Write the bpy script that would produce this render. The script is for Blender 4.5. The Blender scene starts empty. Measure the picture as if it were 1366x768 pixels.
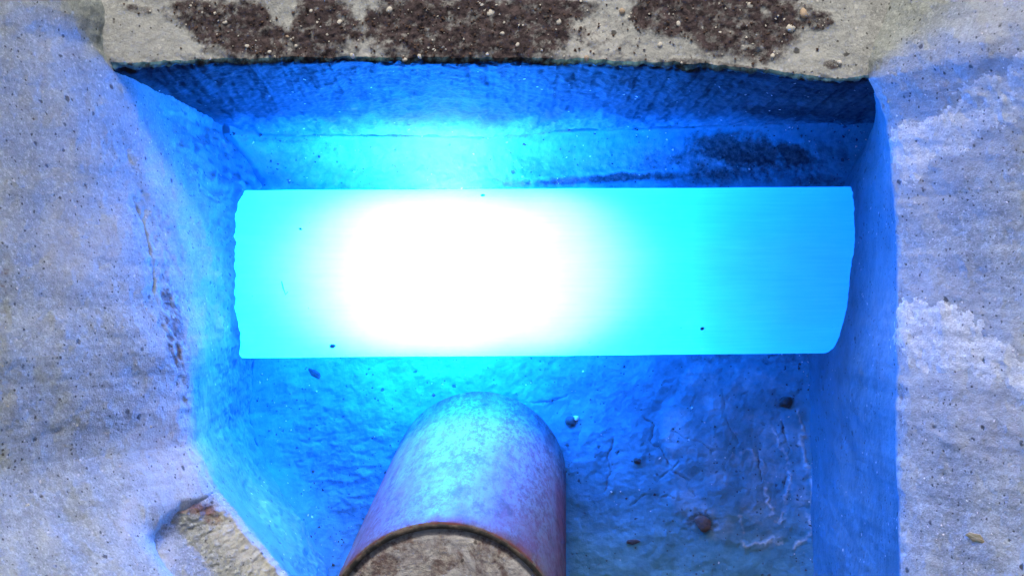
import bpy, math, random
import numpy as np
from mathutils import Vector, Matrix

S = bpy.context.scene
COL = S.collection
# ------------------------------------------------------------------ camera, sky, sun, exposure
CAM_Z, FPX = 2.4, 2000.0            # camera height over the ledge, focal length in photograph pixels
cd = bpy.data.cameras.new('camera')
cam = bpy.data.objects.new('camera', cd)
COL.objects.link(cam)
cam.location = (0, 0, CAM_Z)
cd.sensor_width = 36.0
cd.lens = FPX / 1366.0 * 36.0
cd.clip_start, cd.clip_end = 0.05, 500.0
S.camera = cam

SUN_EL, SUN_AZ = math.radians(35), math.radians(-5)      # sun stands beyond the grey ledge (+y)
W = bpy.data.worlds.new('World')
S.world = W
W.use_nodes = True
wn = W.node_tree
bg = wn.nodes['Background']
sky = wn.nodes.new('ShaderNodeTexSky')
sky.sky_type = 'NISHITA'
sky.sun_disc = False
sky.sun_elevation = SUN_EL
sky.sun_rotation = SUN_AZ
sky.air_density, sky.dust_density, sky.ozone_density = 1.0, 4.0, 0.6
wn.links.new(sky.outputs['Color'], bg.inputs['Color'])
bg.inputs['Strength'].default_value = 0.125
sd = bpy.data.lights.new('sun', 'SUN')
sd.energy, sd.angle, sd.color = 2.8, math.radians(11), (1.0, 0.99, 0.90)
sun = bpy.data.objects.new('sun', sd)
COL.objects.link(sun)
sdir = Vector((math.sin(SUN_AZ) * math.cos(SUN_EL), math.cos(SUN_AZ) * math.cos(SUN_EL), math.sin(SUN_EL)))
sun.rotation_euler = sdir.to_track_quat('Z', 'Y').to_euler()
sun.location = sdir * 6
S.view_settings.view_transform = 'Standard'
S.view_settings.look = 'None'
S.view_settings.gamma = 1.0
S.view_settings.exposure = 0.0
S.render.engine = 'CYCLES'
S.cycles.use_denoising = True
S.cycles.max_bounces = 10
S.cycles.diffuse_bounces = 6
S.cycles.transmission_bounces = 8
S.cycles.sample_clamp_indirect = 20
S.cycles.caustics_reflective = False

FLOOR_Z = -0.65
rng = np.random.default_rng(7)
random.seed(7)


# ------------------------------------------------------------------ helpers
def at(px, py, z):
    d = CAM_Z - z
    return ((px - 683) / FPX * d, (384 - py) / FPX * d, z)


_perm = rng.permutation(256)
_perm = np.concatenate([_perm, _perm, _perm])
_grad = rng.normal(size=(256, 3))
_grad /= np.linalg.norm(_grad, axis=1)[:, None]


def perlin(x, y, z):
    xi, yi, zi = np.floor(x).astype(np.int64), np.floor(y).astype(np.int64), np.floor(z).astype(np.int64)
    fx, fy, fz = x - xi, y - yi, z - zi
    xi &= 255; yi &= 255; zi &= 255
    u, v, w = (f * f * f * (f * (f * 6 - 15) + 10) for f in (fx, fy, fz))

    def g(i, j, k):
        h = _perm[_perm[_perm[xi + i] + yi + j] + zi + k]
        G = _grad[h]
        return G[..., 0] * (fx - i) + G[..., 1] * (fy - j) + G[..., 2] * (fz - k)
    x00 = g(0, 0, 0) * (1 - u) + g(1, 0, 0) * u
    x10 = g(0, 1, 0) * (1 - u) + g(1, 1, 0) * u
    x01 = g(0, 0, 1) * (1 - u) + g(1, 0, 1) * u
    x11 = g(0, 1, 1) * (1 - u) + g(1, 1, 1) * u
    return ((x00 * (1 - v) + x10 * v) * (1 - w) + (x01 * (1 - v) + x11 * v) * w) * 1.6


def fbm(P, scale, octs=4, gain=0.5, off=0.0):
    """P (...,3); scale a number or a triple; about -1..1"""
    sc = np.array(scale if hasattr(scale, '__len__') else (scale,) * 3, float)
    Q = P * sc + off + 17.3
    r = 0; a = 1.0; t = 0
    for o in range(octs):
        r = r + a * perlin(Q[..., 0], Q[..., 1], Q[..., 2])
        t += a; a *= gain; Q = Q * 2.03 + 5.1
    return r / t


def sstep(a, b, x):
    t = np.clip((x - a) / (b - a), 0, 1)
    return t * t * (3 - 2 * t)


def pix(P):
    d = CAM_Z - P[..., 2]
    return 683 + P[..., 0] / d * FPX, 384 - P[..., 1] / d * FPX


def blobs(PX, PY, lst, warp, soft=0.5):
    """largest of soft ellipses (x, y, rx, ry, degrees, strength), their edge pushed about by warp"""
    m = np.zeros_like(PX)
    for (x, y, rx, ry, a, s) in lst:
        c, n = math.cos(math.radians(a)), math.sin(math.radians(a))
        dx, dy = PX - x, PY - y
        q = np.sqrt(((dx * c + dy * n) / rx) ** 2 + ((-dx * n + dy * c) / ry) ** 2) + warp
        m = np.maximum(m, s * (1 - sstep(1 - soft, 1 + soft, q)))
    return m


def polydist(PX, PY, pts):
    d = np.full(PX.shape, 1e9)
    for (x0, y0), (x1, y1) in zip(pts[:-1], pts[1:]):
        vx, vy = x1 - x0, y1 - y0
        t = np.clip(((PX - x0) * vx + (PY - y0) * vy) / (vx * vx + vy * vy), 0, 1)
        d = np.minimum(d, np.hypot(PX - x0 - t * vx, PY - y0 - t * vy))
    return d


def link(name, me, mat, parent=None):
    o = bpy.data.objects.new(name, me)
    COL.objects.link(o)
    if mat and not me.materials:
        me.materials.append(mat)
    if parent:
        o.parent = parent
    return o


def tag(o, label=None, cat=None, group=None, kind=None):
    for k, v in (('label', label), ('category', cat), ('group', group), ('kind', kind)):
        if v:
            o[k] = v
    return o


def empty(name, loc, label, cat, group=None):
    o = bpy.data.objects.new(name, None)
    COL.objects.link(o)
    o.location = loc
    o.empty_display_size = 0.05
    return tag(o, label, cat, group)


def grid_mesh(name, P, attrs=None, flip=False, keep=None):
    """P (n,m,3) -> smooth quad mesh with float attributes; keep = bool per quad"""
    n, m, _ = P.shape
    idx = np.arange(n * m).reshape(n, m)
    q = np.stack([idx[:-1, :-1], idx[1:, :-1], idx[1:, 1:], idx[:-1, 1:]], -1)
    q = q[keep] if keep is not None else q.reshape(-1, 4)
    if flip:
        q = q[:, ::-1]
    V = P.reshape(-1, 3)
    vals = {k: np.broadcast_to(a, (n, m)).reshape(-1) for k, a in (attrs or {}).items()}
    if keep is not None:
        used = np.zeros(n * m, bool); used[q.ravel()] = True
        remap = np.cumsum(used) - 1
        q = remap[q]; V = V[used]
        vals = {k: a[used] for k, a in vals.items()}
    me = bpy.data.meshes.new(name)
    me.vertices.add(len(V)); me.vertices.foreach_set('co', V.astype(np.float32).ravel())
    me.loops.add(len(q) * 4); me.loops.foreach_set('vertex_index', q.astype(np.int32).ravel())
    me.polygons.add(len(q))
    me.polygons.foreach_set('loop_start', np.arange(0, len(q) * 4, 4, dtype=np.int32))
    me.polygons.foreach_set('loop_total', np.full(len(q), 4, dtype=np.int32))
    me.polygons.foreach_set('use_smooth', np.ones(len(q), bool))
    for k, a in vals.items():
        at_ = me.attributes.new(k, 'FLOAT', 'POINT')
        at_.data.foreach_set('value', a.astype(np.float32))
    me.update(); me.validate()
    return me


def normals(P):
    du = np.gradient(P, axis=0); dv = np.gradient(P, axis=1)
    n = np.cross(du, dv)
    return n / (np.linalg.norm(n, axis=-1, keepdims=True) + 1e-12)


# ------------------------------------------------------------------ materials
class NT:
    def __init__(self, name):
        self.m = bpy.data.materials.new(name)
        self.m.use_nodes = True
        self.t = self.m.node_tree
        self.b = self.t.nodes['Principled BSDF']
        self.out = self.t.nodes['Material Output']
        self.co = self.t.nodes.new('ShaderNodeNewGeometry').outputs['Position']
        tc = self.t.nodes.new('ShaderNodeTexCoord')
        self.co = tc.outputs['Object']

    def n(self, typ, ins=None, **kw):
        nd = self.t.nodes.new(typ)
        for k, v in kw.items():
            setattr(nd, k, v)
        for k, v in (ins or {}).items():
            if isinstance(v, bpy.types.NodeSocket):
                self.t.links.new(v, nd.inputs[k])
            else:
                nd.inputs[k].default_value = v
        return nd

    def scaled(self, sc):
        return self.n('ShaderNodeMapping', {'Vector': self.co, 'Scale': sc}).outputs['Vector']

    def noise(self, scale, detail=6, rough=0.6, vec=None, dist=0.0):
        return self.n('ShaderNodeTexNoise', {'Vector': vec or self.co, 'Scale': scale, 'Detail': detail,
                                             'Roughness': rough, 'Distortion': dist}).outputs['Fac']

    def attr(self, name):
        return self.n('ShaderNodeAttribute', attribute_name=name).outputs['Fac']

    def rng(self, v, a, b, c=0.0, d=1.0):
        return self.n('ShaderNodeMapRange', {'Value': v, 'From Min': a, 'From Max': b, 'To Min': c, 'To Max': d}).outputs['Result']

    def math(self, op, a, b=0.0):
        return self.n('ShaderNodeMath', {0: a, 1: b}, operation=op, use_clamp=False).outputs[0]

    def mix(self, f, a, b):
        nd = self.n('ShaderNodeMix', data_type='RGBA')
        for i, v in ((0, f), (6, a), (7, b)):
            if isinstance(v, bpy.types.NodeSocket):
                self.t.links.new(v, nd.inputs[i])
            elif i:
                nd.inputs[i].default_value = (*v, 1) if len(v) == 3 else v
            else:
                nd.inputs[i].default_value = v
        return nd.outputs[2]

    def specks(self, scale, size, share, seed=0.0):
        """sparse round specks: 1 in the speck"""
        v = self.n('ShaderNodeMapping', {'Vector': self.co, 'Location': (seed, seed * .7, seed * .3)}).outputs['Vector']
        wob = self.n('ShaderNodeTexNoise', {'Vector': v, 'Scale': scale * 1.7, 'Detail': 2.0})
        v2 = self.n('ShaderNodeVectorMath', {0: wob.outputs['Color'], 1: (0.6 / scale,) * 3}, operation='MULTIPLY').outputs[0]
        v3 = self.n('ShaderNodeVectorMath', {0: v, 1: v2}, operation='ADD').outputs[0]
        vo = self.n('ShaderNodeTexVoronoi', {'Vector': v3, 'Scale': scale})
        on = self.n('ShaderNodeSeparateColor', {'Color': vo.outputs['Color']})
        thr = self.rng(on.outputs[0], 1 - share, 1.0, 0.0, size)       # the cell's own radius, mostly none
        d = self.math('SUBTRACT', thr, vo.outputs['Distance'])
        return self.rng(d, 0.0, size * .35)

    def bump(self, h, strength, dist, normal=None):
        ins = {'Height': h, 'Strength': strength, 'Distance': dist}
        if normal:
            ins['Normal'] = normal
        return self.n('ShaderNodeBump', ins).outputs['Normal']

    def set(self, **kw):
        for k, v in kw.items():
            k = k.replace('_', ' ')
            if isinstance(v, bpy.types.NodeSocket):
                self.t.links.new(v, self.b.inputs[k])
            else:
                self.b.inputs[k].default_value = (*v, 1) if isinstance(v, tuple) and len(v) == 3 else v
        return self.m


def concrete(name, dry, base_tone2, damp_light, dark, pale, grit=1.0, streak=(1, 1, 1), fine=1.0, spec=.18):
    """attributes: damp_light (moist, smoother coat with painted light), stain_shade (dark dirt and painted shade), pale (lime / fresh mortar)"""
    k = NT(name)
    cloud = k.noise(9, 8, .62, k.scaled(streak), .3)
    grain = k.noise(150, 4, .7)
    mid = k.noise(42, 5, .6, k.scaled(streak))
    c = k.mix(k.rng(cloud, .40, .60), dry, base_tone2)
    c = k.mix(k.rng(mid, .35, .75, 0, .75), c, tuple(x * .72 for x in dry))
    sand = k.noise(260, 3, .8)
    c = k.mix(k.rng(grain, .50, .72, 0, .65 * fine), c, tuple(x * 1.4 for x in base_tone2))
    c = k.mix(k.rng(sand, .48, .34, 0, .55 * fine), c, tuple(x * .42 for x in dry))
    c = k.mix(k.rng(sand, .62, .72, 0, .6 * fine), c, tuple(x * 1.55 for x in base_tone2))
    dc = k.mix(k.rng(mid, .3, .7), damp_light, tuple(x * .62 for x in damp_light))
    dc = k.mix(k.rng(cloud, .5, .75, 0, .5), dc, tuple(x * 1.4 for x in damp_light))
    c = k.mix(k.attr('damp_light'), c, dc)
    pal = k.mix(k.rng(grain, .35, .7), pale, tuple(x * .7 for x in pale))
    pm = k.math('MULTIPLY', k.attr('pale'), k.rng(k.noise(70, 5, .7), .3, .58, .25, 1.0))
    c = k.mix(pm, c, pal)
    st = k.attr('stain_shade')
    sn = k.math('MULTIPLY', k.math('SUBTRACT', k.noise(55, 7, .75), .5), 1.5)
    sm = k.math('MULTIPLY', k.rng(k.math('ADD', k.math('MULTIPLY', st, .82), sn), .26, .76), k.rng(st, 0.02, .35))
    drk = k.mix(k.rng(k.noise(100, 6, .75), .40, .66), dark, tuple(x * 3.2 for x in dark))
    c = k.mix(sm, c, drk)
    clus = k.rng(k.noise(9, 6, .65), .47, .64, .06, 1.0)
    pits = k.specks(75, .42, .13 * grit, 3.1)
    pits2 = k.specks(170, .45, .26 * grit, 8.7)
    c = k.mix(k.math('MULTIPLY', k.math('MAXIMUM', pits, pits2), .8), c, (.035, .03, .03))
    pits = k.math('MULTIPLY', pits, clus)
    pits2 = k.math('MULTIPLY', pits2, clus)
    wh = k.specks(130, .4, .05 * grit, 5.3)
    c = k.mix(k.math('MULTIPLY', wh, .8), c, (.62, .6, .56))
    h = k.math('ADD', k.math('MULTIPLY', k.noise(320, 3, .7), .35), k.math('MULTIPLY', k.noise(80, 6, .65), 1.0))
    h = k.math('SUBTRACT', h, k.math('MULTIPLY', k.math('MAXIMUM', pits, pits2), .8))
    nrm = k.bump(h, .55, .0035)
    rough = k.rng(k.attr('damp_light'), 0, 1, .92, .62)
    return k.set(Base_Color=c, Roughness=rough, Normal=nrm, Specular_IOR_Level=spec)


M = {}
M['wall'] = concrete('speckled_concrete', (.29, .31, .295), (.41, .43, .40), (.10, .205, .26), (.07, .048, .036), (.52, .50, .46), 1.0, (1, .45, .45))  # third colour has the tube's blue glow tinted in
M['ledge'] = concrete('weathered_concrete', (.35, .35, .335), (.45, .45, .43), (.20, .20, .20), (.034, .025, .026), (.56, .55, .52), .7)
M['back'] = concrete('rough_shaded_concrete', (.08, .17, .22), (.10, .20, .26), (.030, .043, .055), (.006, .006, .008), (.20, .40, .38), .5, (.8, 1, .16), spec=.03)  # dark upper and lighter foot colours paint in the lamp falloff
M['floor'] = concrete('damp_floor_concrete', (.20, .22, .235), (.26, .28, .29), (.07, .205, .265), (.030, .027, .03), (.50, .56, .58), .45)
M['mortar'] = concrete('pale_mortar', (.56, .57, .535), (.68, .69, .64), (.3, .3, .3), (.10, .085, .07), (.62, .60, .55), .6, fine=1.6)
M['lump'] = concrete('old_mortar', (.29, .30, .29), (.38, .39, .37), (.3, .3, .3), (.09, .05, .035), (.58, .56, .50), .7, fine=1.4)


def simple(name, c1, c2, rough=.8, scale=60, bump=.5, dist=.002):
    k = NT(name)
    f = k.noise(scale, 6, .65)
    return k.set(Base_Color=k.mix(k.rng(f, .32, .68), c1, c2), Roughness=rough,
                 Normal=k.bump(k.noise(scale * 1.6, 5, .7), bump, dist))


M['pebble'] = simple('pale_pebble', (.50, .46, .40), (.66, .62, .56), .6, 90)
M['pebble_tan'] = simple('tan_pebble', (.42, .30, .20), (.55, .43, .32), .6, 90)
M['stone'] = simple('dark_stone', (.02, .018, .02), (.07, .06, .06), .85, 80)
M['leaf'] = simple('dry_leaf', (.34, .27, .10), (.22, .16, .06), .7, 120)
M['dirt'] = simple('brown_dirt', (.05, .03, .022), (.14, .08, .055), .95, 90, .8)
M['fibre'] = simple('dark_fibre', (.01, .012, .012), (.03, .03, .03), .7, 90)
M['earth'] = simple('trampled_earth', (.10, .085, .06), (.20, .17, .12), .95, 6, .8, .02)

# ------------------------------------------------------------------ plan curves of the pit (metres)
LY = np.array([-1.2, -.78, -.60, -.52, -.461, -.40, -.33, -.29, -.25, -.20, -.10, .03, .13, .25, .353, .461, .60, 1.3])
LX = np.array([-.29, -.29, -.29, -.315, -.362, -.414, -.469, -.492, -.509, -.510, -.510, -.535, -.562, -.596, -.620, -.650, -.665, -.68])
FLY = np.array([-1.2, -.60, -.45, -.36, -.25, -.13, .03, .12, .20, .303, 1.3])
FLX = np.array([-.33, -.36, -.43, -.49, -.522, -.510, -.470, -.466, -.482, -.55, -.60])
RY = np.array([-1.2, -.461, -.163, -.02, .10, .221, .263, .30, .335, .365, .46, .60, 1.3])
RX = np.array([.63, .622, .619, .616, .612, .605, .596, .582, .566, .565, .60, .62, .64])
FRY = np.array([-1.2, -.60, -.30, -.13, .03, .19, .25, .34, .45, 1.3])
FRX = np.array([.60, .60, .598, .590, .617, .662, .695, .76, .80, .85])
BX = np.array([-.9, -.62, -.45, -.28, .0, .14, .30, .38, .45, .52, .57, .9])
BY = np.array([.352, .350, .357, .359, .358, .354, .348, .341, .333, .325, .330, .335])
BFX = np.array([-.9, -.58, -.20, -.05, .02, .33, .75, .9])
BFY = np.array([.300, .300, .302, .298, .308, .318, .334, .336])


def wall_noise(P):
    return (.010 * fbm(P, 3.2, 3) + .0045 * fbm(P, 14, 4, .55) + .0016 * fbm(P, 70, 3, .6))


# ------------------------------------------------------------------ left wall
def left_surface(y, z):
    lip = np.interp(y, LY, LX) + .004 * fbm(np.stack([y, y * 0, y * 0], -1), 18, 4, .6)
    fl = np.interp(y, FLY, FLX)
    w = .012 + .05 * sstep(-.14, .0, y) * (1 - sstep(.38, .46, y))      # how rounded the lip is
    soft = np.where(z / w > 30, z, w * np.log1p(np.exp(np.clip(z / w, -30, 30))))
    zz = np.clip(-z / .65, 0, 1.2)
    x = lip + (fl - lip) * zz - .62 * soft
    # a piece is broken off the lower part of the wall: it steps back over a small shelf
    edge = np.interp(y, [-1.2, -.50, -.44, -.38, -.345, -.325], [-.50, -.545, -.553, -.56, -.562, -.555]) + .018 * fbm(np.stack([y, y * 0 + 2, z * .6], -1), 22, 4, .65)
    cut = np.clip(lip - edge, 0, None) * sstep(-.322, -.336, y + .006 * fbm(np.stack([y * 0, y * 0, z], -1), 20, 3))
    x = x - cut * sstep(-.004, .008, z) * (1 - sstep(.0, .20, z)) * sstep(-.322, -.395, y + .008 * fbm(np.stack([y * 0, y * 0 + 4, z], -1), 30, 3))
    return x


ys = np.concatenate([np.arange(-1.15, .60, .0028), np.arange(.60, 2.4, .02)])
zs = np.concatenate([np.arange(-.70, .40, .0028), np.arange(.40, .64, .01)])
Yg, Zg = np.meshgrid(ys, zs, indexing='ij')
P = np.stack([left_surface(Yg, Zg), Yg, Zg], -1)
N = normals(P)                                      # points into the pit (+x)
if N[..., 0].mean() < 0:
    N = -N
nz = wall_noise(P) + sstep(-.1, -.25, P[..., 2]) * (.007 * fbm(P, (20, 26, 12), 3, .65) + .0045 * fbm(P, (50, 50, 30), 3, .6))
PX, PY = pix(P)
warp = .45 * fbm(P, 25, 4, .6)
flat_ = sstep(-.16, -.02, P[..., 1])
damp_light = (1 - .12 * flat_) * (1 - sstep(-.035 - .51 * flat_, .0 + .19 * flat_, P[..., 2] + (.02 + .31 * flat_) * fbm(P, 9, 6, .65)))  # blue glow painted into the colour, fading out up the wall
stain_shade = blobs(PX, PY, [(8, 375, 8, 22, 0, .8), (5, 420, 7, 20, 0, .6), (230, 430, 15, 75, -8, 1.15), (238, 468, 9, 36, -10, 1.4), (216, 330, 26, 80, -6, .5), (250, 500, 14, 60, -4, .5), (262, 300, 10, 70, -4, .4),
                       (205, 310, 9, 90, -6, .25), (184, 275, 5, 12, 0, .6), (75, 575, 20, 6, -30, .5), (25, 590, 10, 30, 0, .35),
                       (262, 184, 40, 4, 20, .55), (205, 135, 34, 3, 52, .5)], warp, .6)  # last two entries darken the corner line by the back wall
groove = np.exp(-(polydist(PX + 5 * fbm(P, 30, 4, .65), PY, [(180, 262), (194, 300), (204, 350), (209, 415)]) / 1.1) ** 2) * sstep(-.25, .2, fbm(P, 22, 3))
stain_shade = np.maximum(stain_shade * sstep(-.35, .25, fbm(P, 60, 4, .7)), .9 * groove)
stain_shade = np.maximum(stain_shade, .35 * sstep(.28, .6, fbm(P, 26, 6, .72)))
pale = np.maximum(.4 * sstep(.1, .6, fbm(P, 7, 5, .6, 50.0)), 0) + blobs(PX, PY, [(230, 600, 50, 60, 10, .6), (170, 690, 10, 30, 10, .8), (255, 620, 30, 40, 0, .5), (100, 330, 50, 50, 0, .3)], warp, .7)
lipchip = np.exp(-((P[..., 2] - .003) / .02) ** 2) * np.clip(fbm(P, 40, 3, .6), 0, 1) * .006
P = P + N * (nz - .0022 * groove - .0025 * stain_shade + .0015 * pale - lipchip)[..., None]
me = grid_mesh('concrete_wall', P, dict(damp_light=damp_light, stain_shade=stain_shade, pale=pale))
wall_l = tag(link('concrete_wall', me, M['wall']), 'speckled concrete wall left of the pit, lit and tinted blue towards a rounded edge', 'wall')

# ------------------------------------------------------------------ right wall
def right_surface(y, z):
    lip = np.interp(y, RY, RX) + .0035 * fbm(np.stack([y, y * 0 + 3, y * 0], -1), 22, 4, .6)
    under = .012 * sstep(-.004, -.05, z) * sstep(.36, .30, y)
    zz = np.clip(-z / .65, 0, 1.2)
    x = (lip + under) * (1 - zz) + np.interp(y, FRY, FRX) * zz
    w = .006
    soft = np.where(z / w > 30, z, w * np.log1p(np.exp(np.clip(z / w, -30, 30))))
    return x + .66 * soft


P = np.stack([right_surface(Yg, Zg), Yg, Zg], -1)
Pr0 = P.copy()
N = normals(P)
if N[..., 0].mean() > 0:
    N = -N
Nr0 = N.copy()
PX, PY = pix(P)
warp = .4 * fbm(P, 22, 4, .6)
damp_light = 1 - sstep(-.03, .0, P[..., 2] + .012 * fbm(P, 30, 3))  # blue pit glow painted into the colour below the lip
stain_shade = blobs(PX, PY, [(1203, 545, 3, 40, 0, .5), (1200, 400, 5, 22, 0, .6), (1308, 645, 5, 8, 0, .4), (1345, 12, 10, 10, 0, .3)], warp, .6)
pale = blobs(PX, PY, [(1225, 205, 50, 70, 0, .55), (1270, 178, 80, 56, -24, .55), (1330, 130, 80, 60, -24, .55), (1230, 440, 50, 75, 0, .55), (1270, 455, 80, 74, 15, .55), (1330, 485, 70, 52, 28, .55), (1330, 560, 60, 40, 30, .45), (1260, 580, 60, 7, 28, .5), (1320, 610, 60, 6, 28, .4), (1340, 40, 40, 60, 0, .3)], warp, .7)
nzr = wall_noise(P) + sstep(-.1, -.25, P[..., 2]) * (.004 * fbm(P, 30, 4, .65) + .010 * fbm(P, 9, 2))
below_lip = P[..., 2] < -.03
nzr = np.where(below_lip, nzr * .6, nzr)
lipchip = np.exp(-((P[..., 2] - .002) / .012) ** 2) * np.clip(fbm(P, 45, 3, .6), 0, 1) * .006
P = P + N * (nzr - .002 * stain_shade + .0015 * pale - lipchip)[..., None]
me = grid_mesh('concrete_wall', P, dict(damp_light=damp_light, stain_shade=stain_shade, pale=pale), flip=True)
wall_r = tag(link('concrete_wall', me, M['wall']), 'grey blue concrete wall right of the pit with two pale mortar smears', 'wall')

# two smears of pale mortar on the right wall (own raised meshes)
def smear(lst, label):
    warp2 = .30 * fbm(Pr0, 12, 4, .5) + .05 * fbm(Pr0, 80, 3, .6)
    m = blobs(PX, PY, lst, warp2, .6)
    h = -.0030 + .0052 * m + .0026 * fbm(Pr0, 60, 4, .75)
    Q = Pr0 + Nr0 * (nzr + h)[..., None]
    qm = m[:-1, :-1] > .02
    me = grid_mesh('mortar_smear', Q, dict(damp_light=m * 0, stain_shade=.25 * (1 - m), pale=m * .4), flip=True, keep=qm)
    o = link('mortar_smear', me, M['mortar'], wall_r)
    o['label'] = label


smear([(1215, 205, 34, 50, 0, 1), (1262, 178, 60, 36, -24, 1), (1325, 135, 62, 44, -24, 1), (1375, 110, 50, 45, -20, 1), (1440, 80, 60, 50, -15, 1)],
      'upper pale rough mortar smear')
smear([(1222, 440, 32, 55, 0, 1), (1262, 450, 60, 58, 15, 1), (1318, 478, 56, 36, 28, 1), (1372, 512, 45, 28, 30, 1), (1440, 540, 60, 30, 20, 1)],
      'lower pale rough mortar smear')

# ------------------------------------------------------------------ ledge and the pit's back wall: one profile, cut into two meshes
xs = np.arange(-.80, .80, .0026)
s_wall = np.arange(-.70, -.009, .0026)
arc = np.linspace(0, math.pi / 2, 8)
s_ledge = np.concatenate([np.arange(0.0105, .25, .0024), np.arange(.25, 2.0, .02)])
rad = .009
lip = np.interp(xs, BX, BY) + .007 * fbm(np.stack([xs, xs * 0, xs * 0 + 9], -1), 24, 5, .75)
foot = np.interp(xs, BFX, BFY)
rows = []
for zz in s_wall:
    t = np.clip(-zz / .65, 0, 1.1)
    rows.append(np.stack([xs, lip + (foot - lip) * t, xs * 0 + zz], -1))
for a in arc[1:-1]:
    rows.append(np.stack([xs, lip + rad * (1 - math.cos(a)), xs * 0 - rad + rad * math.sin(a)], -1))
n_back = len(rows)
for s in s_ledge:
    rows.append(np.stack([xs, lip + s, xs * 0], -1))
P = np.stack(rows, 0)
N = normals(P)
if N[-30:, :, 2].mean() < 0:
    N = -N
PX, PY = pix(P)
isl = np.zeros(P.shape[:2]); isl[n_back - 4:] = 1
warp = .6 * fbm(P, 7, 3) + .85 * fbm(P, 17, 6, .72) + .30 * fbm(P, 75, 3, .6)
dirt = blobs(PX, PY, [(325, 38, 66, 40, 10, 1), (265, 18, 36, 18, 0, .9), (430, 40, 48, 48, 0, 1), (400, 70, 40, 16, 0, .8),
                      (560, 34, 66, 44, 0, 1), (655, 40, 110, 40, 0, 1), (590, 70, 55, 16, 0, .9), (700, 75, 40, 14, 0, .8),
                      (730, 12, 70, 14, 0, 1), (900, 22, 66, 30, 0, 1), (985, 30, 80, 46, 0, .95), (1010, 68, 40, 20, 0, .8),
                      (1092, 28, 16, 12, 0, .9), (1110, 86, 10, 6, 0, .7), (185, 12, 16, 6, 10, .7), (940, 62, 12, 8, 0, .7), (540, -30, 500, 24, 0, .9), (420, 84, 150, 10, 0, .8), (620, 86, 120, 10, 0, .9), (950, 90, 90, 9, 4, .7), (810, 60, 70, 50, 0, .4)], warp * .8 - .12, .34)
dirt = dirt * (.62 + .38 * sstep(-.42, -.05, fbm(P, 60, 4, .7)))
dirt = dirt * isl
back_stain_shade = blobs(PX, PY, [(480, 130, 60, 8, 0, .7), (480, 95, 30, 5, 0, .7), (620, 120, 80, 8, 0, .5), (640, 150, 60, 6, 0, .4), (760, 125, 100, 7, 0, .5),
                        (360, 125, 80, 40, 0, .35), (250, 110, 80, 22, 10, .5), (1060, 150, 80, 9, 3, .7), (1120, 160, 60, 10, 0, .7),
                        (1140, 112, 60, 8, 4, .9), (1000, 130, 60, 14, 0, .4), (230, 150, 40, 8, 38, .8), (285, 180, 40, 7, 20, .8)], .7 * fbm(P, (12, 40, 60), 4, .6), .8)  # entries in the left corner paint ambient shade
back_stain_shade = np.maximum(back_stain_shade, .75 * sstep(.22, .5, fbm(P, (22, 60, 8), 6, .7)))
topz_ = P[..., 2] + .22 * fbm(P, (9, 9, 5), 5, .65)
back_stain_shade = np.maximum(back_stain_shade, .95 * sstep(-.36, -.02, topz_)) * (1 - isl)  # painted shade: wall colour darkens towards its top
stain_shade = np.maximum(dirt, back_stain_shade)
pale = blobs(PX, PY, [(497, 58, 26, 30, 0, 1.2), (790, 55, 44, 26, -10, 1.2), (845, 70, 60, 14, -10, .6), (1060, 66, 34, 26, 0, .7), (210, 50, 50, 40, 0, .3)], warp, .6) * isl
damp_light = sstep(-.66, -.36, P[..., 2] + .16 * fbm(P, (16, 16, 5), 5, .65)) * (1 - isl)  # painted glow: lighter colour towards the wall's foot
gr = fbm(P, 90, 4, .7)
h = wall_noise(P) * np.where(isl > 0, .75, 1.0)
h = h + dirt * (.002 + .0045 * gr + .006 * fbm(P, 30, 3, .6))
back_rel = .009 * fbm(P, (14, 26, 6), 4, .65) + .005 * fbm(P, (42, 80, 16), 4, .7)
chip = np.exp(-((P[..., 2] + .004) / .014) ** 2 - (np.clip(P[..., 1] - lip, 0, 1) / .014) ** 2)
h = h + (1 - isl) * sstep(-.005, -.05, P[..., 2]) * back_rel - chip * (.016 * np.clip(fbm(P, 34, 4, .7) + .1, 0, 1))
P2 = P + N * h[..., None]
at_ = dict(damp_light=damp_light, stain_shade=stain_shade, pale=pale)
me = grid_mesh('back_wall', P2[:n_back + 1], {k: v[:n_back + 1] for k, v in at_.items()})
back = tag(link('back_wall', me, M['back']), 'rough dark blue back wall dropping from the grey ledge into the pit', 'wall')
me = grid_mesh('concrete_ledge', P2[n_back:], {k: v[n_back:] for k, v in at_.items()})
ledge = tag(link('concrete_ledge', me, M['ledge']), 'grey concrete ledge above the pit crusted with dark dirt and pebbles', 'ledge')


def rock_mesh(name, r, seed, sub=2, flat=.7, rough=.25, long=1.3):
    import bmesh
    bm = bmesh.new()
    bmesh.ops.create_icosphere(bm, subdivisions=sub, radius=1)
    V = np.array([v.co[:] for v in bm.verts])
    k = 1 + rough * fbm(V, 1.1, 3, .6, seed * 7.7)
    # a few planar knocks make facets
    rs = np.random.default_rng(seed)
    V = V * k[:, None]
    for _ in range(5):
        n = rs.normal(size=3); n /= np.linalg.norm(n)
        d = V @ n
        V = V - np.clip(d - .72, 0, None)[:, None] * n
    V = V * np.array([r * long, r, r * flat])
    for v, c in zip(bm.verts, V):
        v.co = c
    for f in bm.faces:
        f.smooth = True
    me = bpy.data.meshes.new(name)
    bm.to_mesh(me); bm.free()
    return me


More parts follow.
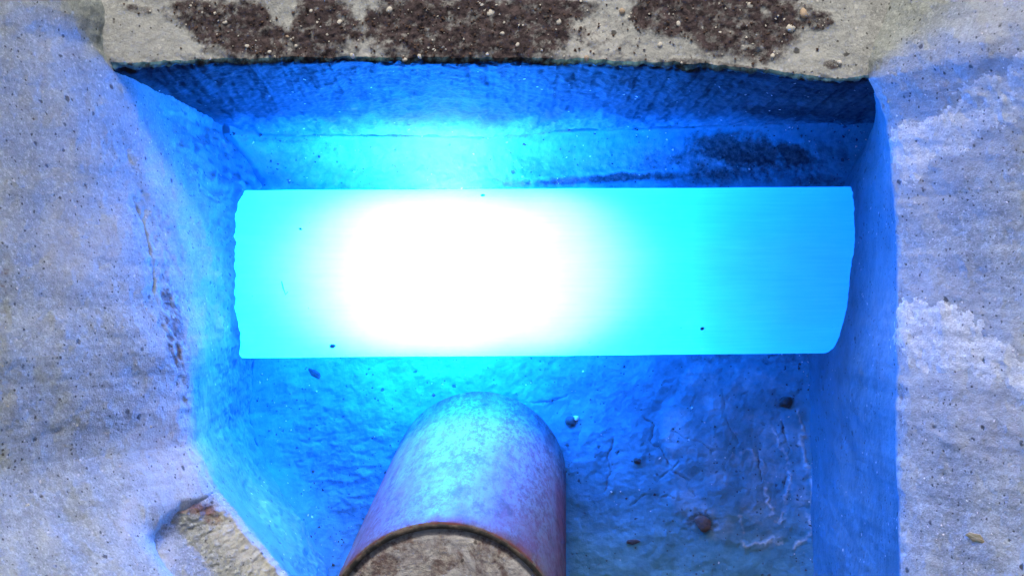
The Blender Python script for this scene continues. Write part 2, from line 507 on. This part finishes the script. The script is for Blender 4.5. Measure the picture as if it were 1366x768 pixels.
# pebbles bedded in the dirt of the ledge: parts of it
big = [(655, 17, 7.5), (600, 57, 5.5), (579, 62, 4), (520, 14, 6), (453, 30, 4), (637, 8, 6), (648, 14, 5), (580, 68, 5), (697, 35, 5),
       (385, 48, 4), (300, 30, 4), (745, 30, 5), (560, 76, 4), (830, 15, 5), (905, 32, 4), (1000, 8, 5), (1054, 38, 7), (1072, 18, 8),
       (360, 70, 3.5), (880, 60, 4), (690, 60, 4), (610, 30, 4), (540, 80, 4), (415, 15, 4), (470, 75, 4), (960, 45, 4), (1030, 75, 4),
       (650, 72, 3.5), (585, 8, 4), (330, 62, 3.5), (782, 78, 4.5), (1120, 84, 4), (670, 45, 4), (395, 62, 3)]
protos = [rock_mesh('pebble', 1.0, s, 2, .7, .3, 1.2) for s in range(5)]
for i, (px, py, r) in enumerate(big):
    mes = protos[i % 5]
    o = bpy.data.objects.new('pebble', mes)
    COL.objects.link(o)
    x, y, z = at(px, py, 0)
    o.location = (x, y, .001)
    rr = r * .0012 * .85
    o.scale = (rr, rr, rr)
    o.rotation_euler = (random.uniform(-.4, .4), random.uniform(-.4, .4), random.uniform(0, 6.28))
    if not mes.materials:
        mes.materials.append(M['pebble'])
    o.material_slots[0].link = 'OBJECT'
    o.material_slots[0].material = M['pebble_tan'] if i in (17, 9, 13, 21, 30) else M['pebble']
    o.parent = ledge


def grit(name, pts, nrm, sizes, mat, parent, rough=.35):
    """many small grains joined in one mesh: octahedra, each its own size and turn"""
    base = np.array([(1, 0, 0), (-1, 0, 0), (0, 1, 0), (0, -1, 0), (0, 0, 1), (0, 0, -1)], float)
    fcs = np.array([(0, 2, 4), (2, 1, 4), (1, 3, 4), (3, 0, 4), (2, 0, 5), (1, 2, 5), (3, 1, 5), (0, 3, 5)])
    vs, fs = [], []
    for i, (p, s) in enumerate(zip(pts, sizes)):
        R = np.array(Matrix.Rotation(random.uniform(0, 6.28), 3, Vector(rng.normal(size=3))))
        v = base * (s * (1 + rough * rng.normal(size=(6, 1)))) @ R.T + p
        fs.append(fcs + 6 * i); vs.append(v)
    me = bpy.data.meshes.new(name)
    me.from_pydata(np.concatenate(vs).tolist(), [], np.concatenate(fs).tolist())
    o = link(name, me, mat, parent)
    o['kind'] = 'stuff'
    return o


# sand grains in the dirt, thrown where the dirt is
LP, LD = P2[n_back:n_back + 80].reshape(-1, 3), dirt[n_back:n_back + 80].reshape(-1)
sel = rng.choice(len(LP), 300, p=(LD + .05) / (LD + .05).sum())
grit('grit', LP[sel] + np.array([0, 0, .0006]), None, rng.uniform(.0006, .0024, 300), M['pebble'], ledge)
sel = rng.choice(len(LP), 900, p=(LD + .04) / (LD + .04).sum())
grit('soil_crumb', LP[sel] + np.array([0, 0, .001]), None, rng.uniform(.0008, .0026, 900), M['dirt'], ledge)
for wob, srf in ((wall_l, 'l'), (wall_r, 'r')):
    V = np.empty(len(wob.data.vertices) * 3, np.float32); wob.data.vertices.foreach_get('co', V)
    V = V.reshape(-1, 3)
    V = V[(V[:, 2] > .01) & (V[:, 2] < .36) & (np.abs(V[:, 1]) < .45)]
    sel = rng.choice(len(V), 150)
    grit('grit', V[sel], None, rng.uniform(.0008, .0021, 150), M['pebble'], wob)

# ------------------------------------------------------------------ floor of the pit
xs = np.arange(-.72, .86, .0021)
ys = np.arange(-1.1, .42, .0021)
Xg, Yg2 = np.meshgrid(xs, ys, indexing='ij')
P = np.stack([Xg, Yg2, np.full_like(Xg, FLOOR_Z)], -1)
PX, PY = pix(P)
wig = np.stack([fbm(P, 40, 3, .6), fbm(P, 40, 3, .6, 31.0)], -1) * 5
cr = np.full(PX.shape, 1e9)
for pl in ([(690, 533), (715, 537), (740, 534), (757, 527)], [(818, 588), (811, 610), (814, 630), (806, 655)],
           [(858, 555), (872, 568), (868, 590), (884, 600), (893, 622)], [(895, 575), (930, 590), (952, 600)], [(965, 520), (968, 560), (985, 590)],
           [(895, 625), (915, 640), (925, 660)], [(845, 672), (860, 660), (900, 664)], [(775, 570), (770, 590), (776, 615)], [(1000, 560), (1020, 566)], [(1010, 600), (1015, 640)], [(905, 615), (880, 640)],
           [(1040, 560), (1050, 600), (1045, 650)]):
    cr = np.minimum(cr, polydist(PX + wig[..., 0], PY + wig[..., 1], pl))
crack = np.exp(-(cr / 1.15) ** 2) * sstep(-.55, .1, fbm(P, 24, 3)) * .95
# broken skim coat by the right wall: a raised flake with a whitish rim
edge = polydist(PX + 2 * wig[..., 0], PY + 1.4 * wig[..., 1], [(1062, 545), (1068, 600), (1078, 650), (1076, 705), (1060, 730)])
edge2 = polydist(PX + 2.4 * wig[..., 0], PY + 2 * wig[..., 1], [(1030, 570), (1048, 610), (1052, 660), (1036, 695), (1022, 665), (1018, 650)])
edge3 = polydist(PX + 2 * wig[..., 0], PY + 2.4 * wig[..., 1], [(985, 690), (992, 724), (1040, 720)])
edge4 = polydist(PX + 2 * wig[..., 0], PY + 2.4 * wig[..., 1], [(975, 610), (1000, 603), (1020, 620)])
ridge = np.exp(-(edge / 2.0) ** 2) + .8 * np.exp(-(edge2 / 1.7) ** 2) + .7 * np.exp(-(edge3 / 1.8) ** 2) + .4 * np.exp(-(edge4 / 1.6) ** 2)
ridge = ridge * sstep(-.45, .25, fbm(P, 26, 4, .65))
plate = blobs(PX, PY, [(985, 600, 95, 120, 0, 1), (1000, 690, 70, 40, 0, .8)], .35 * fbm(P, 14, 4, .6), .12)
warp = .5 * fbm(P, 22, 5, .62)
stain_shade = blobs(PX, PY, [(990, 203, 60, 22, 12, 1.3), (1060, 207, 28, 13, 25, 1.3), (965, 232, 50, 14, 0, .9), (900, 215, 60, 14, 0, .6), (810, 238, 130, 6, -3, 1.0), (670, 240, 16, 6, 0, .5),
                       (1085, 240, 40, 8, 0, .7), (1000, 235, 80, 8, 0, .6), (935, 694, 22, 10, 20, .8), (1060, 475, 50, 12, 0, .6), (950, 478, 40, 8, 0, .5), (1040, 535, 16, 12, 0, .4),  # strips by the tube's right half paint its contact shadow
                       (560, 186, 90, 4, 3, .5), (690, 183, 60, 4, -5, .6), (385, 190, 70, 4, 0, .5), (430, 640, 60, 18, 20, .3), (470, 570, 30, 18, 0, .3)], 1.7 * warp + .4 * fbm(P, 60, 4, .7), .7)  # first three strips paint in the dark undercut at the back wall
stain_shade = np.maximum(stain_shade, .9 * crack)
stain_shade = np.maximum(stain_shade, .55 * sstep(.34, .55, fbm(P, 30, 5, .65)))
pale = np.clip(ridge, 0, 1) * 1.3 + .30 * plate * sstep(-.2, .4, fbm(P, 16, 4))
pale = np.maximum(pale, blobs(PX, PY, [(880, 215, 120, 18, 0, .25), (440, 215, 90, 26, 0, .25)], warp, .8))
fil = .075 * np.exp(-np.clip(Xg - np.interp(Yg2, FLY, FLX), 0, None) / .035) \
    + .05 * np.exp(-np.clip(np.interp(Xg, BFX, BFY) - Yg2, 0, None) / .02) + .07 * np.exp(-np.clip(np.interp(Yg2, FRY, FRX) + .03 - Xg, 0, None) / .045)
lump = .012 * fbm(P, 4, 3) + .006 * fbm(P, 15, 4, .6) + .0018 * fbm(P, 60, 4, .65)
left_rough = blobs(PX, PY, [(400, 650, 130, 130, 0, 1)], .3 * fbm(P, 10, 3), .5)
lump = lump + left_rough * .006 * np.abs(fbm(P, (20, 30, 20), 4, .6))
P[..., 2] += lump + fil - .0022 * crack + .0026 * ridge + .004 * plate - .003 * stain_shade * (crack < .2)
P_FLOOR = P
me = grid_mesh('pit_floor', P, dict(damp_light=np.ones_like(Xg) * .97 - .12 * plate, stain_shade=stain_shade, pale=np.clip(pale, 0, 1)))
floor = tag(link('pit_floor', me, M['floor']), 'moist blue lit concrete floor of the pit', kind='structure')


def floor_z(x, y):
    i = int(round((x - xs[0]) / .0021)); j = int(round((y - ys[0]) / .0021))
    return float(P_FLOOR[min(max(i, 0), P_FLOOR.shape[0] - 1), min(max(j, 0), P_FLOOR.shape[1] - 1), 2])


# ------------------------------------------------------------------ the rest of the excavation, outside the frame
xs2 = np.linspace(-.8, .95, 160)
zs2 = np.linspace(-.70, .64, 120)
Xf, Zf = np.meshgrid(xs2, zs2, indexing='ij')
Q = np.stack([Xf, -1.05 - .25 * np.clip(Zf, 0, 1), Zf], -1)
Q[..., 1] += wall_noise(Q) * 2
link('front_wall', grid_mesh('front_wall', Q, dict(damp_light=1 - sstep(-.1, 0, Zf), stain_shade=Zf * 0, pale=Zf * 0), flip=True), M['wall'])['kind'] = 'structure'
Q = np.stack([Xf * 1.3, 2.2 + .3 * np.clip(Zf, -.1, 1), Zf], -1)
Q[..., 1] += wall_noise(Q) * 2
link('rear_wall', grid_mesh('rear_wall', Q, dict(damp_light=Zf * 0, stain_shade=Zf * 0, pale=Zf * 0)), M['wall'])['kind'] = 'structure'
gv = [(-300, -300, .62), (300, -300, .62), (300, 300, .62), (-300, 300, .62), (-.66, -1.2, .62), (.98, -1.2, .62), (1.02, 2.38, .62), (-1.02, 2.38, .62)]
gm = bpy.data.meshes.new('ground')
gm.from_pydata(gv, [], [(0, 1, 5, 4), (1, 2, 6, 5), (2, 3, 7, 6), (3, 0, 4, 7)])
link('ground', gm, M['earth'])['kind'] = 'structure'

# ------------------------------------------------------------------ grey mortar lump on the lower left edge
n = 200
gx = np.linspace(-.66, -.30, n); gy = np.linspace(-.60, -.28, n)
Q = np.stack([*np.meshgrid(gx, gy, indexing='ij'), np.zeros((n, n))], -1)
GX, GY = pix(Q)
lipx = np.interp(Q[..., 1], LY, LX)
wq = fbm(Q, 22, 4, .6)
ins = Q[..., 0] - lipx                       # >0 over the pit
outline = sstep(-.322, -.334, Q[..., 1] + .004 * wq)
over = 1 - sstep(-.006, .008, ins + .006 * fbm(Q, 40, 3, .6))
dn = np.clip(-.328 - Q[..., 1], 0, 1)
topz = .004 + .009 * fbm(Q, 11, 4) + .016 * np.abs(fbm(Q, 26, 6, .72)) + .006 * fbm(Q, 7, 2) + .8 * np.clip(-ins - .085, 0, .1) + np.clip(-ins, 0, .2) * np.interp(dn, [0, .05, .15], [1.2, .75, .5])
outline = outline * sstep(-.165, -.140, ins + .4 * np.clip(-.33 - Q[..., 1], -.02, .1) - .0)          # ends inside the wall, short of its far face
mask = outline * over
Q[..., 2] = topz - .10 * (1 - sstep(0, .6, outline)) - .02 * (1 - over)
st = blobs(GX, GY, [(274, 674, 22, 8, 15, .9), (288, 688, 12, 8, 30, .7), (245, 672, 24, 5, 0, .8), (300, 720, 30, 10, 40, .25)], .4 * wq, .5)
pl = blobs(GX, GY, [(320, 720, 40, 18, 45, .7), (238, 735, 14, 24, 10, .7), (360, 760, 30, 18, 40, .6)], .4 * wq, .6)
kq = (np.maximum.reduce([mask[:-1, :-1], mask[1:, :-1], mask[1:, 1:], mask[:-1, 1:]]) > .5)
me = grid_mesh('mortar_lump', Q, dict(damp_light=st * 0, stain_shade=st, pale=pl), flip=False, keep=kq)
tag(link('mortar_lump', me, M['lump']), 'grey broken mortar shelf on the lower left edge of the pit', 'mortar')

# ------------------------------------------------------------------ glowing liner tube with its lamps and added white spots inside
TR = .1605
k = NT('white_liner_film')
k.t.nodes.remove(k.b)
stv = k.scaled((1.5, 26, 26))
streak = k.noise(6, 5, .6, stv)
blot = k.noise(14, 4, .5)
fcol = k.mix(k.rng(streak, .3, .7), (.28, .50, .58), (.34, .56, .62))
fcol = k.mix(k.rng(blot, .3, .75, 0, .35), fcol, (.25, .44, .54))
dots = k.specks(60, .16, .06, 2.0)
fcol = k.mix(k.math('MULTIPLY', dots, .8), fcol, (.1, .09, .09))
tl = k.n('ShaderNodeBsdfTranslucent', {'Color': fcol})
df = k.n('ShaderNodeBsdfDiffuse', {'Color': fcol})
gl = k.n('ShaderNodeBsdfGlossy', {'Color': (1, 1, 1, 1), 'Roughness': .45})
mx = k.n('ShaderNodeMixShader', {0: .14, 1: tl.outputs[0], 2: df.outputs[0]})
mx2 = k.n('ShaderNodeMixShader', {0: .02, 1: mx.outputs[0], 2: gl.outputs[0]})
k.t.links.new(mx2.outputs[0], k.out.inputs['Surface'])
M['liner'] = k.m
A = Vector(at(300, 366, FLOOR_Z + TR)); B = Vector(at(1140, 360, FLOOR_Z + TR))
A.z = FLOOR_Z + TR + .004; B.z = FLOOR_Z + TR - .012
ax = (B - A).normalized()
A = A - ax * .14; B = B + ax * .16
side = ax.cross(Vector((0, 0, 1))).normalized(); up = side.cross(ax)
L = (B - A).length
nu, nv = 220, 97
us = np.linspace(0, L, nu); th = np.linspace(0, 2 * math.pi, nv)
U, T = np.meshgrid(us, th, indexing='ij')
An, axn, sn, un = (np.array(v) for v in (A, ax, side, up))
sq = 1 + .006 * fbm(np.stack([U * 3, np.cos(T), np.sin(T)], -1), 1.3, 3)
rr = TR * sq
Pt = An + U[..., None] * axn + (rr * np.cos(T))[..., None] * sn + (rr * np.sin(T))[..., None] * un
tube_root = empty('liner_tube', (A + B) / 2 - Vector((0, 0, TR)), 'white liner tube glowing white and cyan across the pit', 'tube')
o = link('film_tube', grid_mesh('film_tube', Pt), M['liner']); o.parent = tube_root; o.matrix_parent_inverse = Matrix.Translation(-tube_root.location)
import bmesh
for end in (A, B):
    bm = bmesh.new(); bmesh.ops.create_circle(bm, cap_ends=True, segments=64, radius=TR * .995)
    bm.transform(Matrix.Translation(end) @ ax.to_track_quat('Z', 'Y').to_matrix().to_4x4())
    me = bpy.data.meshes.new('end_cap'); bm.to_mesh(me); bm.free()
    o = link('end_cap', me, M['liner']); o.parent = tube_root; o.matrix_parent_inverse = Matrix.Translation(-tube_root.location)


def lamp(kind, px, e, color, dz=0.0, r=.03, **kw):
    ld = bpy.data.lights.new('tube_light', kind)
    ld.energy, ld.color, ld.shadow_soft_size = e, color, r
    for a, b in kw.items():
        setattr(ld, a, b)
    lo = bpy.data.objects.new('tube_light', ld)
    COL.objects.link(lo)
    x = (px - 683) / FPX * (CAM_Z - (FLOOR_Z + TR))
    t = (x - A.x) / ax.x
    lo.location = A + ax * t + Vector((0, 0, dz))
    lo.parent = tube_root; lo.matrix_parent_inverse = Matrix.Translation(-tube_root.location)
    return lo


BLUE = (.007, .195, 1.0)
for px, e in ((535, 97), (590, 130), (645, 97)):
    lamp('POINT', px, e, BLUE, .065)
lamp('POINT', 410, 7, BLUE)
for px, e in ((515, 8), (610, 9), (720, 8.5)):
    lo = lamp('SPOT', px, e, (1.0, 1.0, 1.0), -.10, .05, spot_size=math.radians(84), spot_blend=1.0)  # added white spots, aimed up to whiten the tube's middle
    lo.rotation_euler = (math.pi, 0, 0)
    lo.scale = (1, 1.22, 1)
lo = lamp('SPOT', 592, 1300, (1.0, .8, .8), 0, .03, spot_size=math.radians(42), spot_blend=1.0)      # added white spot, aimed sideways for the flare behind the tube
lo.rotation_euler = (math.radians(62), 0, 0)

# ------------------------------------------------------------------ plugged pipe leaning out of the floor
PR = .177
b0 = Vector((-.067, -.389, FLOOR_Z)); t0 = Vector((-.0995, -.509, .237))
pa = (t0 - b0).normalized()
b1 = b0 - pa * .05
H = (t0 - b1).length
k = NT('orange_brown_pipe')
k.co = k.scaled((1, 1, .32))
n1 = k.noise(8, 6, .65); n2 = k.noise(45, 7, .75); st1 = k.noise(9, 6, .65, k.scaled((3.0, 3.0, .35)))
c = k.mix(k.rng(n1, .35, .65), (.13, .045, .046), (.085, .036, .040))
c = k.mix(k.rng(st1, .50, .62, 0, .85), c, (.12, .095, .10))
dust = k.math('MULTIPLY', k.rng(n1, .42, .56), k.rng(k.noise(120, 5, .8), .44, .54))
c = k.mix(k.math('MULTIPLY', dust, .8), c, (.13, .14, .14))
c = k.mix(k.rng(n2, .50, .66, 0, .8), c, (.05, .03, .03))
sc_ = k.specks(150, .45, .3, 1.0)
c = k.mix(k.math('MULTIPLY', sc_, .7), c, (.06, .04, .035))
k.set(Base_Color=c, Specular_IOR_Level=.08, Roughness=k.rng(n2, .3, .7, .45, .75), Normal=k.bump(k.math('ADD', n2, k.math('MULTIPLY', k.noise(220, 3, .7), .3)), .35, .002))
M['pipe'] = k.m
k = NT('rubber_ring')
k.set(Base_Color=k.mix(k.rng(k.noise(60, 5), .45, .6), (.012, .011, .011), (.09, .065, .05)), Roughness=.75, Normal=k.bump(k.noise(150, 4), .6, .002))
M['ring'] = k.m
k = NT('muddy_plug')
n1 = k.noise(13, 7, .7, None, .6); n2 = k.noise(70, 6, .75); n3 = k.noise(20, 6, .65, None, .4)
c = k.mix(k.rng(n1, .42, .56), (.13, .095, .10), (.38, .36, .365))
c = k.mix(k.rng(n3, .50, .58, 0, .85), c, (.10, .06, .055))
c = k.mix(k.rng(n2, .46, .66, 0, .6), c, (.50, .47, .42))
c = k.mix(k.math('MULTIPLY', k.specks(90, .45, .3, 4.0), .85), c, (.04, .03, .03))
k.set(Base_Color=c, Roughness=.88, Normal=k.bump(k.math('ADD', k.noise(60, 6, .7), k.math('MULTIPLY', n1, 2.0)), .8, .005))
M['plug'] = k.m
pipe = empty('drain_pipe', b0, 'leaning orange brown pipe standing on the floor with a muddy plugged end', 'pipe')
pipe.rotation_euler = pa.to_track_quat('Z', 'Y').to_euler()


def lathe(name, prof, mat, parent, seg=128, jit=0.0, smooth=True):
    vs, fs = [], []
    m = len(prof)
    for i in range(seg):
        a = 2 * math.pi * i / seg
        for j, (r, z) in enumerate(prof):
            q = 1 + jit * float(fbm(np.array([[math.cos(a) * 3, math.sin(a) * 3, j * .7]]), 2.2, 4, .65)[0])
            vs.append((r * q * math.cos(a), r * q * math.sin(a), z * (1 if not jit else 1) + (.002 * (q - 1) / max(jit, 1e-6) if jit else 0)))
    for i in range(seg):
        i2 = (i + 1) % seg
        for j in range(m - 1):
            fs.append((i * m + j, i2 * m + j, i2 * m + j + 1, i * m + j + 1))
    me = bpy.data.meshes.new(name)
    me.from_pydata(vs, [], fs)
    me.polygons.foreach_set('use_smooth', [smooth] * len(fs))
    return link(name, me, mat, parent)


h0 = -.05; h1 = H - .05
prof = [(PR, h0)] + [(PR, h0 + (h1 - .003 - h0) * i / 20) for i in range(1, 21)] + [(PR - .0008, h1 - .0008), (PR - .003, h1), (PR - .0055, h1), (PR - .0055, h1 - .06)]
lathe('pipe_body', prof, M['pipe'], pipe, jit=.0015)
lathe('seal_ring', [(PR - .002, h1 - .004), (PR - .003, h1 + .0006), (PR - .005, h1 + .0018), (PR - .009, h1), (PR - .0115, h1 - .005), (PR - .0125, h1 - .03)], M['ring'], pipe, jit=.006)
# plug: disc with mud relief
ra = np.concatenate([np.linspace(0.0005, PR - .0095, 120)]); ta = np.linspace(0, 2 * math.pi, 241)
Rg, Tg = np.meshgrid(ra, ta, indexing='ij')
Q = np.stack([Rg * np.cos(Tg), Rg * np.sin(Tg), np.full_like(Rg, h1 - .004)], -1)
Q[..., 2] += .004 * fbm(Q * np.array([1, 1, 0]), 14, 5, .65) + .0015 * fbm(Q * np.array([1, 1, 0]), 80, 3, .6) - .006 * sstep(PR - .026, PR - .012, Rg)
link('plug', grid_mesh('plug', Q), M['plug'], pipe)

# ------------------------------------------------------------------ small things lying about
def flake(name, px, py, lx, ly, rot, mat, label, cat, z=None, thick=.004, seed=1):
    """an uneven little plate: outline of 11 points, bevelled to thickness"""
    rs = np.random.default_rng(seed)
    x, y, _ = at(px, py, FLOOR_Z if z is None else z)
    zb = floor_z(x, y) if z is None else z
    n = 11
    vs = []
    for lv, sc in ((0, 1.0), (thick * .6, 1.0), (thick, .6)):
        rs2 = np.random.default_rng(seed)
        for i in range(n):
            a = 2 * math.pi * i / n
            q = sc * rs2.uniform(.72, 1.12)
            vs.append((lx * q * math.cos(a), ly * q * math.sin(a), lv + rs.uniform(-.0006, .0006)))
    vs.append((0, 0, thick * 1.05))
    fs = [tuple(range(n - 1, -1, -1))]
    for l in (0, 1):
        for i in range(n):
            j = (i + 1) % n
            fs.append((l * n + i, l * n + j, (l + 1) * n + j, (l + 1) * n + i))
    for i in range(n):
        fs.append((2 * n + i, 2 * n + (i + 1) % n, 3 * n))
    me = bpy.data.meshes.new(name); me.from_pydata(vs, [], fs)
    o = tag(link(name, me, mat), label, cat)
    o.location = (x, y, zb - .0005); o.rotation_euler = (0, 0, math.radians(rot))
    return o


def rock(name, px, py, r, mat, label, cat, seed, flat=.7, long=1.2, rot=0):
    me = rock_mesh(name, r, seed, 3, flat, .3, long)
    o = tag(link(name, me, mat), label, cat)
    x, y, _ = at(px, py, FLOOR_Z)
    o.location = (x, y, floor_z(x, y) + r * flat * .45)
    o.rotation_euler = (0, 0, math.radians(rot))
    return o


Fp = 1 / FPX * 3.05
flake('dark_flake', 420, 498, 12 * Fp, 5 * Fp, -38, M['stone'], 'dark narrow flake lying below the left end of the glowing tube', 'debris', seed=3)
rock('dark_stone', 761, 561, 7 * Fp, M['stone'], 'round black stone right of the top of the leaning pipe', 'stone', 12)
rock('pale_pebble', 768, 557, 4 * Fp, M['pebble'], 'tiny pale pebble touching the round black stone', 'pebble', 14, long=1.0)
rock('dark_stone', 1045, 535, 9.5 * Fp, M['stone'], 'blocky dark stone below the right end of the glowing tube', 'stone', 5, .8, 1.0, 20)
rock('dirt_clod', 937, 697, 10 * Fp, M['dirt'], 'brown dirt clod on the floor right of the leaning pipe', 'dirt', 21, .5, 1.3, -25)
flake('dark_flake', 845, 722, 10 * Fp, 4 * Fp, 5, M['stone'], 'flat dark flake close to the right side of the leaning pipe', 'debris', seed=6)
rock('dark_stone', 850, 614, 4.5 * Fp, M['stone'], 'small black stone between two floor cracks', 'stone', 9)
flake('twig', 1079, 697, 7 * Fp, 1.4 * Fp, -12, M['fibre'], 'short dark twig across the flaking floor edge', 'twig', seed=8, thick=.003)
rock('dirt_clod', 1172, 748, 6 * Fp, M['dirt'], 'small brown clod at the foot of the right wall', 'dirt', 24, .6, 1.0)


def on_wall(name, px, py, lx, ly, rot, mat, label, cat, wobj, seed=1):
    """a flake pressed on a wall: found by a ray from above"""
    dg = bpy.context.evaluated_depsgraph_get()
    org = Vector((0, 0, CAM_Z)); dr = (Vector(at(px, py, 0)) - org).normalized()
    ok, loc, nor, _ = wobj.ray_cast(org, dr)
    o = flake(name, px, py, lx, ly, 0, mat, label, cat, z=0.0, thick=.003, seed=seed)
    if ok:
        if nor.dot(dr) > 0:
            nor = -nor
        q = nor.to_track_quat('Z', 'Y')
        o.rotation_mode = 'QUATERNION'
        from mathutils import Quaternion
        o.rotation_quaternion = q @ Quaternion((0, 0, 1), math.radians(rot))
        o.location = loc - nor * .0005
    return o


bpy.context.view_layer.update()
on_wall('dry_leaf', 1301, 716, 17 * .001, 7 * .001, 80, M['leaf'], 'small ochre leaf scrap stuck to the lower right wall', 'leaf', wall_r, 4)

# loose grit and crumbs gathered on the floor, denser along its edges
FV = P_FLOOR.reshape(-1, 3)
fx, fy = FV[:, 0], FV[:, 1]
wgt = (.12 + np.exp(-np.abs(fx - np.interp(fy, FRY, FRX)) / .05) + np.exp(-np.abs(fx - np.interp(fy, FLY, FLX)) / .06)
       + 1.2 * np.exp(-np.abs(fy - .31) / .02)) * np.clip(.3 + fbm(FV, 7, 3), 0, None)
wgt *= (fx > -.56) & (fx < .72) & (fy > -.62) & (fy < .33)
sel = rng.choice(len(FV), 700, p=wgt / wgt.sum())
grit('floor_crumb', FV[sel] + np.array([0, 0, .0008]), None, .0009 + .0028 * rng.random(700) ** 3, M['stone'], floor)
sel = rng.choice(len(FV), 260, p=wgt / wgt.sum())
grit('floor_grit', FV[sel] + np.array([0, 0, .0008]), None, .0008 + .0022 * rng.random(260) ** 3, M['pebble'], floor)

# scraps on top of the tube
tz = FLOOR_Z + 2 * TR


def on_tube(px, py):
    x, y, _ = at(px, py, tz - .01)
    t = (x - A.x) / ax.x
    c = A + ax * t
    dy = y - c.y
    return Vector((x, y, c.z + math.sqrt(max(TR * TR * 1.01 - dy * dy, 1e-6))))


def fibre(pts, r, label, cat, name='fibre'):
    cu = bpy.data.curves.new(name, 'CURVE'); cu.dimensions = '3D'
    sp = cu.splines.new('POLY'); sp.points.add(len(pts) - 1)
    for i, (px, py) in enumerate(pts):
        p = on_tube(px, py)
        sp.points[i].co = (*(p + Vector((0, 0, r * .8))), 1)
        sp.points[i].radius = 1.0 - .5 * abs(i / (len(pts) - 1) - .4)
    cu.bevel_depth = r; cu.bevel_resolution = 2
    tmp = bpy.data.objects.new(name, cu)
    COL.objects.link(tmp)
    me = bpy.data.meshes.new_from_object(tmp.evaluated_get(bpy.context.evaluated_depsgraph_get()))
    bpy.data.objects.remove(tmp)
    me.name = name
    return tag(link(name, me, M['fibre']), label, cat)


fibre([(377, 375), (379, 384), (382, 393), (385, 389)], .0013, 'hooked dark fibre lying on the left end of the glowing tube', 'fibre')
for i, (px, py, r, lab) in enumerate([(438, 463, .005, 'dark crumb at the bottom left edge of the glowing tube'),
                                      (940, 439, .0032, 'dark crumb low on the right half of the glowing tube'),
                                      (643, 257, .0032, 'dark crumb at the top edge above the white glow'),
                                      (400, 305, .0026, 'dark crumb high on the left part of the glowing tube')]):
    me = rock_mesh('crumb', r, 40 + i, 2, .7)
    o = tag(link('crumb', me, M['fibre']), lab, 'debris')
    o.location = on_tube(px, py) + Vector((0, 0, r * .3))
